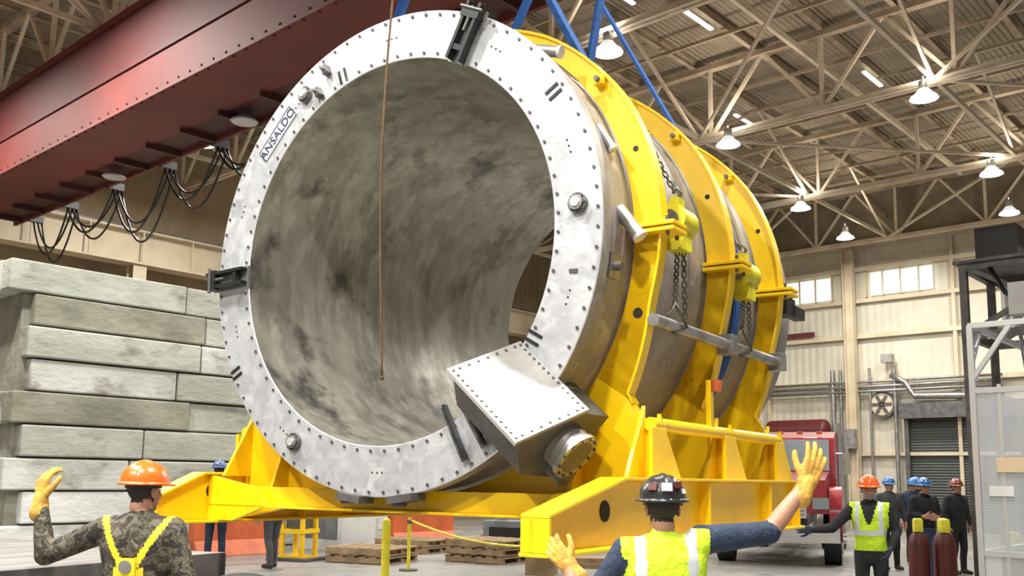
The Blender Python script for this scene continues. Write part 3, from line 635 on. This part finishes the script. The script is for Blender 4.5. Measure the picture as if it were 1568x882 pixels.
# ---------------------------------------------------------------- people
def capsule(b,a,c,ra,rc,n=14):
    a=Vector(a);c=Vector(c)
    b.sph(a,ra,M_skin,n); b.sph(c,rc,M_skin,n)
    if (c-a).length>1e-4: b.cyl(a,c,ra,M_skin,r2=rc,n=n)
def remesh(b,name,vox,smooth,assign,parent,loc=(0,0,0),rot=None):
    me=bpy.data.meshes.new('tmp'); me.from_pydata(b.v,[],b.f); me.update()
    import bmesh
    bm=bmesh.new(); bm.from_mesh(me); bmesh.ops.recalc_face_normals(bm,faces=bm.faces); bm.to_mesh(me); bm.free()
    o=bpy.data.objects.new('tmp',me); COL.objects.link(o)
    r=o.modifiers.new('r','REMESH'); r.mode='VOXEL'; r.voxel_size=vox
    s=o.modifiers.new('s','SMOOTH'); s.factor=.5; s.iterations=smooth
    dg=bpy.context.evaluated_depsgraph_get(); dg.update()
    m2=bpy.data.meshes.new_from_object(o.evaluated_get(dg)); bpy.data.objects.remove(o); m2.name=name
    n=len(m2.polygons); co=np.zeros(n*3); m2.polygons.foreach_get('center',co); co=co.reshape(-1,3)
    no=np.zeros(n*3); m2.polygons.foreach_get('normal',no); no=no.reshape(-1,3)
    mats,idx=assign(co,no)
    m2.materials.clear()
    for m in mats: m2.materials.append(m)
    m2.polygons.foreach_set('material_index',idx.astype(np.int32)); m2.polygons.foreach_set('use_smooth',[True]*n); m2.update()
    ob=bpy.data.objects.new(name,m2); COL.objects.link(ob); ob.parent=parent; ob.location=loc
    if rot: ob.rotation_euler=rot
    return ob
def sdc(P,a,c,ra,rc):
    a=np.array(a);c=np.array(c); d=c-a; L2=max((d*d).sum(),1e-9); t=np.clip(((P-a)@d)/L2,0,1)
    return np.linalg.norm(P-(a+t[:,None]*d),axis=1)-(ra+t*(rc-ra))
def sde(P,c,r):
    r=np.array(r); q=(P-np.array(c))/r; return (np.linalg.norm(q,axis=1)-1)*r.min()
TOR=[(.78,.14,.10,0),(.86,.17,.125,-.005),(.95,.18,.13,-.005),(1.06,.168,.13,0),(1.18,.185,.14,.005),(1.30,.21,.145,.0),(1.38,.212,.13,-.005),(1.44,.165,.10,-.01),(1.49,.085,.07,-.01)]
def hand(parent,wr,d,n,side,mt,curl=(18,22,18),splay=7,vox=.0055,sc=1.0,cuff=True):
    wr=Vector(wr); d=Vector(d).normalized(); n=Vector(n); n=(n-d*n.dot(d)).normalized(); t=d.cross(n)*side
    b=B()
    for k,(ot,ln) in enumerate(((.033,.072),(.011,.082),(-.011,.076),(-.032,.058))):
        base=wr+(d*.098+t*ot)*sc-(d*.006*abs(k-1))*sc
        capsule(b,wr+t*ot*.6*sc,base,.022*sc,.0145*sc,10)
        sa=math.radians(splay*(1.5-k)/1.0*.9); cur=base; ang=0
        for j,fr_ in enumerate((.45,.32,.23)):
            ang+=math.radians(curl[j]*(1+.12*k)); dd=((d*math.cos(sa)+t*math.sin(sa))*math.cos(ang)+n*math.sin(ang)).normalized()
            nx=cur+dd*ln*1.12*fr_*sc; capsule(b,cur,nx,(.0125-.001*j)*sc,(.0115-.001*j)*sc,10); cur=nx
    b0=wr+(d*.022+t*.022)*sc; b1=b0+(d*.65+t*.75+n*.2).normalized()*.048*sc; b2=b1+(d*.8+t*.5+n*.3).normalized()*.036*sc; b3=b2+(d*.9+t*.25+n*.35).normalized()*.026*sc
    capsule(b,b0,b1,.020*sc,.0155*sc,10); capsule(b,b1,b2,.0145*sc,.013*sc,10); capsule(b,b2,b3,.013*sc,.0115*sc,10)
    if cuff: capsule(b,wr-d*.06*sc,wr+d*.01*sc,.044*sc,.033*sc,12)
    else: capsule(b,wr-d*.03*sc,wr,.027*sc,.028*sc,12)
    return remesh(b,'hand',vox,2,lambda c,nn:([mt],np.zeros(len(c))),parent)
def hardhat(parent,c,R,m,sticker=None):
    b=B(); n=40; rings=[]
    for j in range(11):
        ph=math.pi/2*j/10
        rings.append((math.cos(ph),math.sin(ph)))
    vs=[]
    for (cr,sz) in rings:
        for i in range(n):
            t=2*math.pi*i/n; x=math.cos(t)*.118*cr; y=math.sin(t)*.142*cr
            ridge=.007*math.exp(-(x/.016)**2)*(sz>.05)+.004*math.exp(-((abs(x)-.05)/.012)**2)*(sz>.2)
            vs.append((x,y,.035+sz*.118+ridge))
    fs=[(j*n+i,j*n+(i+1)%n,(j+1)*n+(i+1)%n,(j+1)*n+i) for j in range(10) for i in range(n)]
    b.add(vs,fs,m,True)
    vs=[]
    for k in range(4):
        for i in range(n):
            t=2*math.pi*i/n; f=max(0,math.sin(t)); e=.016+.035*f**2
            sc=[0,1,1,0][k]*e; x=math.cos(t)*(.118+sc); y=math.sin(t)*(.142+sc)
            vs.append((x,y,[.036,.026-.008*f,.018-.008*f,.026][k]))
    fs=[(j*n+i,j*n+(i+1)%n,(j+1)*n+(i+1)%n,(j+1)*n+i) for j in range(3) for i in range(n)]
    b.add(vs,fs,m,True)
    if sticker:
        for ang,zz,mm,s in sticker:
            t=ang*D2R; X=Matrix.Translation((math.cos(t)*.112,math.sin(t)*.136,zz))@Matrix.Rotation(t,4,'Z')@Matrix.Rotation(-20*D2R,4,'Y'); b.box((0,0,0),(.012,s,s*.8),mm,X=X)
    b.lathe([(.098,.0),(.098,.03)],M_black,n=28,axis='Z',c=(0,-.008,0))
    o=b.build('hard_hat',parent=parent); o.location=c; o.rotation_euler=R; return o
def person(loc,rz,sc=1.,armL=None,armR=None,c=None,hat=H_bl,yaw=0,pitch=0,beard=False,vox=.02,vest=None,harness=False,skin=M_skin,stick=None,handkw=None,lean=0,stride=0.,name='worker'):
    P=empty(name,(loc[0],loc[1],loc[2] if len(loc)>2 else 0),rz); P.scale=(sc,sc,sc)
    cc=dict(top=M_navy,sleeve=M_navy,fore=M_navy,pants=M_navy,boot=M_boot,gl=M_glove,gr=M_glove); cc.update(c or {})
    hx=Vector((0,.02+lean,1.605))
    aL=armL or ((-.27,-.03,1.14),(-.28,.05,.90),(0,.15,-1),(1,0,0)); aR=armR or ((.27,-.03,1.14),(.28,.05,.90),(0,.15,-1),(-1,0,0))
    b=B(); pr=[]
    n=20; vs=[]
    for z,hw,hd,yo in TOR:
        ly=lean*max(0,(z-.9)/.6)
        for i in range(n):
            t=2*math.pi*i/n; cx,sy=math.cos(t),math.sin(t)
            ex=.8; vs.append((hw*math.copysign(abs(cx)**ex,cx),yo+ly+hd*math.copysign(abs(sy)**ex,sy),z))
    fs=[(j*n+i,j*n+(i+1)%n,(j+1)*n+(i+1)%n,(j+1)*n+i) for j in range(len(TOR)-1) for i in range(n)]+[tuple(range(n)),tuple((len(TOR)-1)*n+i for i in range(n))]
    b.add(vs,fs,M_skin)
    def cap(a,d,ra,rd,key): capsule(b,a,d,ra,rd); pr.append((tuple(a),tuple(d),ra,rd,key))
    cap((0,lean-.005,1.44),(0,lean+.005,1.55),.062,.056,'skin')
    for s,ar in ((-1,aL),(1,aR)):
        sh=Vector((s*.185,lean-.01,1.40)); el=Vector(ar[0]); wr=Vector(ar[1])
        up=max(0,(el.z-1.25))*.25; sh.z+=up
        cap((s*.11,lean-.01,1.40),sh,.078,.077,'top'); cap(sh,el,.074,.059,'sleeve')
        mid=el.lerp(wr,.35)
        kf=.050 if cc['fore'] in (M_skin,M_skin2) else .056
        cap(el,mid,kf,kf*.95,'fore'); cap(mid,wr,kf*.95,.034,'fore')
        st=stride*s
        hp=(s*.092,-.005,.90); kn=(s*.105,.03+st*.5,.49); an=(s*.12,-.02+st,.10)
        cap(hp,kn,.098,.068,'pants'); cap(kn,(s*.112,-.01+st*.8,.33),.068,.064,'pants'); cap((s*.112,-.01+st*.8,.33),an,.064,.055,'pants')
        cap((s*.12,-.05+st,.055),(s*.12,.02+st,.06),.05,.052,'boot'); cap((s*.12,.02+st,.06),(s*.135,.15+st,.045),.052,.04,'boot')
    keys=['top','sleeve','fore','pants','boot','skin','vest','refl','harn']
    md=dict(top=cc['top'],sleeve=cc['sleeve'],fore=cc['fore'],pants=cc['pants'],boot=cc['boot'],skin=skin,vest=vest or M_vest,refl=M_refl,harn=M_harn)
    zz=[t[0] for t in TOR]
    def assign(co,no):
        hw=np.interp(co[:,2],zz,[t[1] for t in TOR]); hd=np.interp(co[:,2],zz,[t[2] for t in TOR]); ly=lean*np.maximum(0,(co[:,2]-.9)/.6)
        dt=(np.sqrt((co[:,0]/hw)**2+((co[:,1]-ly)/hd)**2)-1)*np.minimum(hw,hd)+np.maximum(0,co[:,2]-1.49)+np.maximum(0,.78-co[:,2])
        best=dt.copy(); idx=np.where(co[:,2]>.93,keys.index('top'),keys.index('pants'))
        for a,d,ra,rd,k in pr:
            q=sdc(co,a,d,ra,rd); m=q<best; best=np.where(m,q,best); idx=np.where(m,keys.index(k),idx)
        x,y,z=co[:,0],co[:,1],co[:,2]; tp=(idx==0)&(z<1.52)
        if vest:
            v=tp&(z>.86)&(np.abs(x)<.215)&~((y>ly)&(z>1.22)&(np.abs(x)<(z-1.22)*.30+.02))
            idx=np.where(v,6,idx)
            st=v&(((z>1.10)&(z<1.155))|((np.abs(np.abs(x)-.125)<.026)&(z>1.10)))
            idx=np.where(st,7,idx)
        if harness:
            bk=tp&(((np.abs(np.abs(x)-np.clip((z-1.18)*.55,.0,.2)-.02)<.020)&(z>1.0))|((np.abs(z-1.02)<.022))|((z<1.2)&(np.abs(np.abs(x)-.06)<.018)))
            idx=np.where(bk,8,idx)
        return [md[k] for k in keys],idx
    remesh(b,'body',vox,5 if vox<.015 else 3,assign,P)
    if harness:
        hb=B(); hb.cyl((0,-.155,1.21),(0,-.175,1.21),.035,M_steel,n=20); hb.box((0,-.16,1.21),(.10,.015,.09),M_harn); hb.build('harness_ring',parent=P)
    b=B()
    def E(c_,r_,k): b.sph(c_,r_,M_skin,16)
    E((0,-.012,.03),(.077,.097,.092),0); E((0,.022,-.045),(.060,.070,.068),0); E((0,.066,-.088),(.026,.024,.022),0); E((0,.075,.034),(.052,.018,.013),0)
    E((-.042,.058,-.018),(.024,.024,.026),0); E((.042,.058,-.018),(.024,.024,.026),0)
    E((0,.098,-.018),(.016,.017,.014),0); E((0,.090,.006),(.010,.014,.026),0)
    E((-.079,-.006,-.004),(.010,.022,.032),0); E((.079,-.006,-.004),(.010,.022,.032),0); E((0,.084,-.056),(.024,.011,.010),1)
    E((0,-.03,-.075),(.055,.055,.06),0)
    def ah(co,no):
        x,y,z=co.T; idx=np.zeros(len(co))
        hairm=(y<.012)&(z>-.055)&(np.abs(x)<.0775)|(z>.06)
        idx=np.where(hairm,2,idx)
        if beard: idx=np.where((z<-.03)&(y>.0)&~((np.abs(z+.03)<.012)&(np.abs(x)<.02)),3,idx)
        lip=(sde(co,(0,.086,-.058),(.026,.016,.009))<.003)&(y>.075); idx=np.where(lip,1,idx)
        return [skin,M_lip,M_hair,M_beard],idx
    R=(pitch*D2R,0,yaw*D2R)
    remesh(b,'head',.006 if vox<.015 else .010,2,ah,P,hx,R)
    b=B()
    for s in(-1,1): b.sph((s*.031,.078,.010),(.013,.010,.009),M_eye); b.sph((s*.031,.0865,.010),(.0055,.004,.0055),M_pup); b.sph((s*.031,.082,.028),(.020,.008,.004),M_hair)
    o=b.build('eyes',parent=P); o.location=hx; o.rotation_euler=R
    hardhat(P,hx+Vector((0,-.006,.022)),R,hat,stick)
    hk=handkw or {}
    hv=.0055 if vox<.015 else .008
    hand(P,aL[1],aL[2],aL[3],-1,cc['gl'],vox=hv,cuff=cc['gl'] is M_glove,**hk.get('L',{})); hand(P,aR[1],aR[2],aR[3],1,cc['gr'],vox=hv,cuff=cc['gr'] is M_glove,**hk.get('R',{}))
    return P
# centre worker (seen from behind, both arms up)
person((-2.40,3.70),42,.915,armL=((-.40,.02,1.08),(-.45,.16,1.31),(-.45,.15,.5),(.2,1,0)),armR=((.53,.04,1.50),(.74,.10,1.74),(.42,.1,.9),(-.1,1,0)),
       c=dict(top=M_navy,sleeve=M_navy,fore=M_skin2,pants=M_denim),hat=H_bk,vest=M_vest,vox=.011,skin=M_skin2,
       stick=[(-90,.09,M_white,.05),(-60,.10,M_gasred,.04),(-125,.09,M_gasred,.045),(-40,.07,M_white,.03)],handkw=dict(L=dict(curl=(22,30,25),sc=1.15),R=dict(curl=(10,16,12),sc=1.25,splay=8)))
# left worker, camouflage jacket
person((-4.81,2.47),40,.935,armL=((-.53,.0,1.25),(-.60,.04,1.55),(.02,.05,1),(.5,.8,0)),armR=((.29,-.05,1.14),(.30,.10,.92),(0,.4,-1),(-1,0,0)),
       c=dict(top=M_camo,sleeve=M_camo,fore=M_camo,pants=M_denim),hat=H_or,harness=True,vox=.011,yaw=-22,handkw=dict(L=dict(curl=(26,30,25),sc=1.22)))
# supervisor right
person((-4.12,10.43),196,.95,armR=((.40,.16,1.17),(.60,.36,1.15),(.6,.7,.1),(.6,-.8,0)),armL=((-.28,-.05,1.15),(-.22,.14,.96),(.3,.5,-.8),(1,0,0)),
       c=dict(top=M_blk,sleeve=M_blk,fore=M_blk,pants=M_blk,gl=M_gloveB,gr=M_gloveB),hat=H_or,vest=M_vest,beard=True,yaw=15,vox=.014)
# background crew
person((-6.85,18.3),225,.97,c=dict(top=M_grey,sleeve=M_grey,fore=M_grey,pants=M_blk,gl=M_skin,gr=M_skin),hat=H_bl)
person((-7.07,20.2),215,.97,c=dict(top=M_navy,sleeve=M_navy,fore=M_navy,pants=M_blk,gl=M_skin,gr=M_skin),hat=H_bl)
person((-7.75,22.3),230,.99,c=dict(top=M_navy,sleeve=M_navy,fore=M_navy,pants=M_navy,gl=M_skin,gr=M_skin),hat=H_bl)
person((-5.60,16.5),230,.96,c=dict(top=M_blk,sleeve=M_blk,fore=M_blk,pants=M_denim,gl=M_skin,gr=M_skin),hat=H_bl,armL=((-.27,.0,1.14),(-.12,.2,1.10),(.9,.3,0),(0,-1,0)),armR=((.27,.0,1.14),(.12,.2,1.12),(-.9,.3,0),(0,-1,0)))
person((-5.68,18.4),240,.96,c=dict(top=M_blk,sleeve=M_blk,fore=M_blk,pants=M_blk,gl=M_skin,gr=M_skin),hat=H_br)
person((-15.3,9.25),60,1.04,c=dict(gl=M_skin,gr=M_skin),hat=H_nv)
person((-14.3,9.75),90,1.0,c=dict(top=M_grey,sleeve=M_grey,fore=M_grey,pants=M_grey,gl=M_skin,gr=M_skin),hat=H_br,stride=.12)
print('done',len(bpy.data.objects))
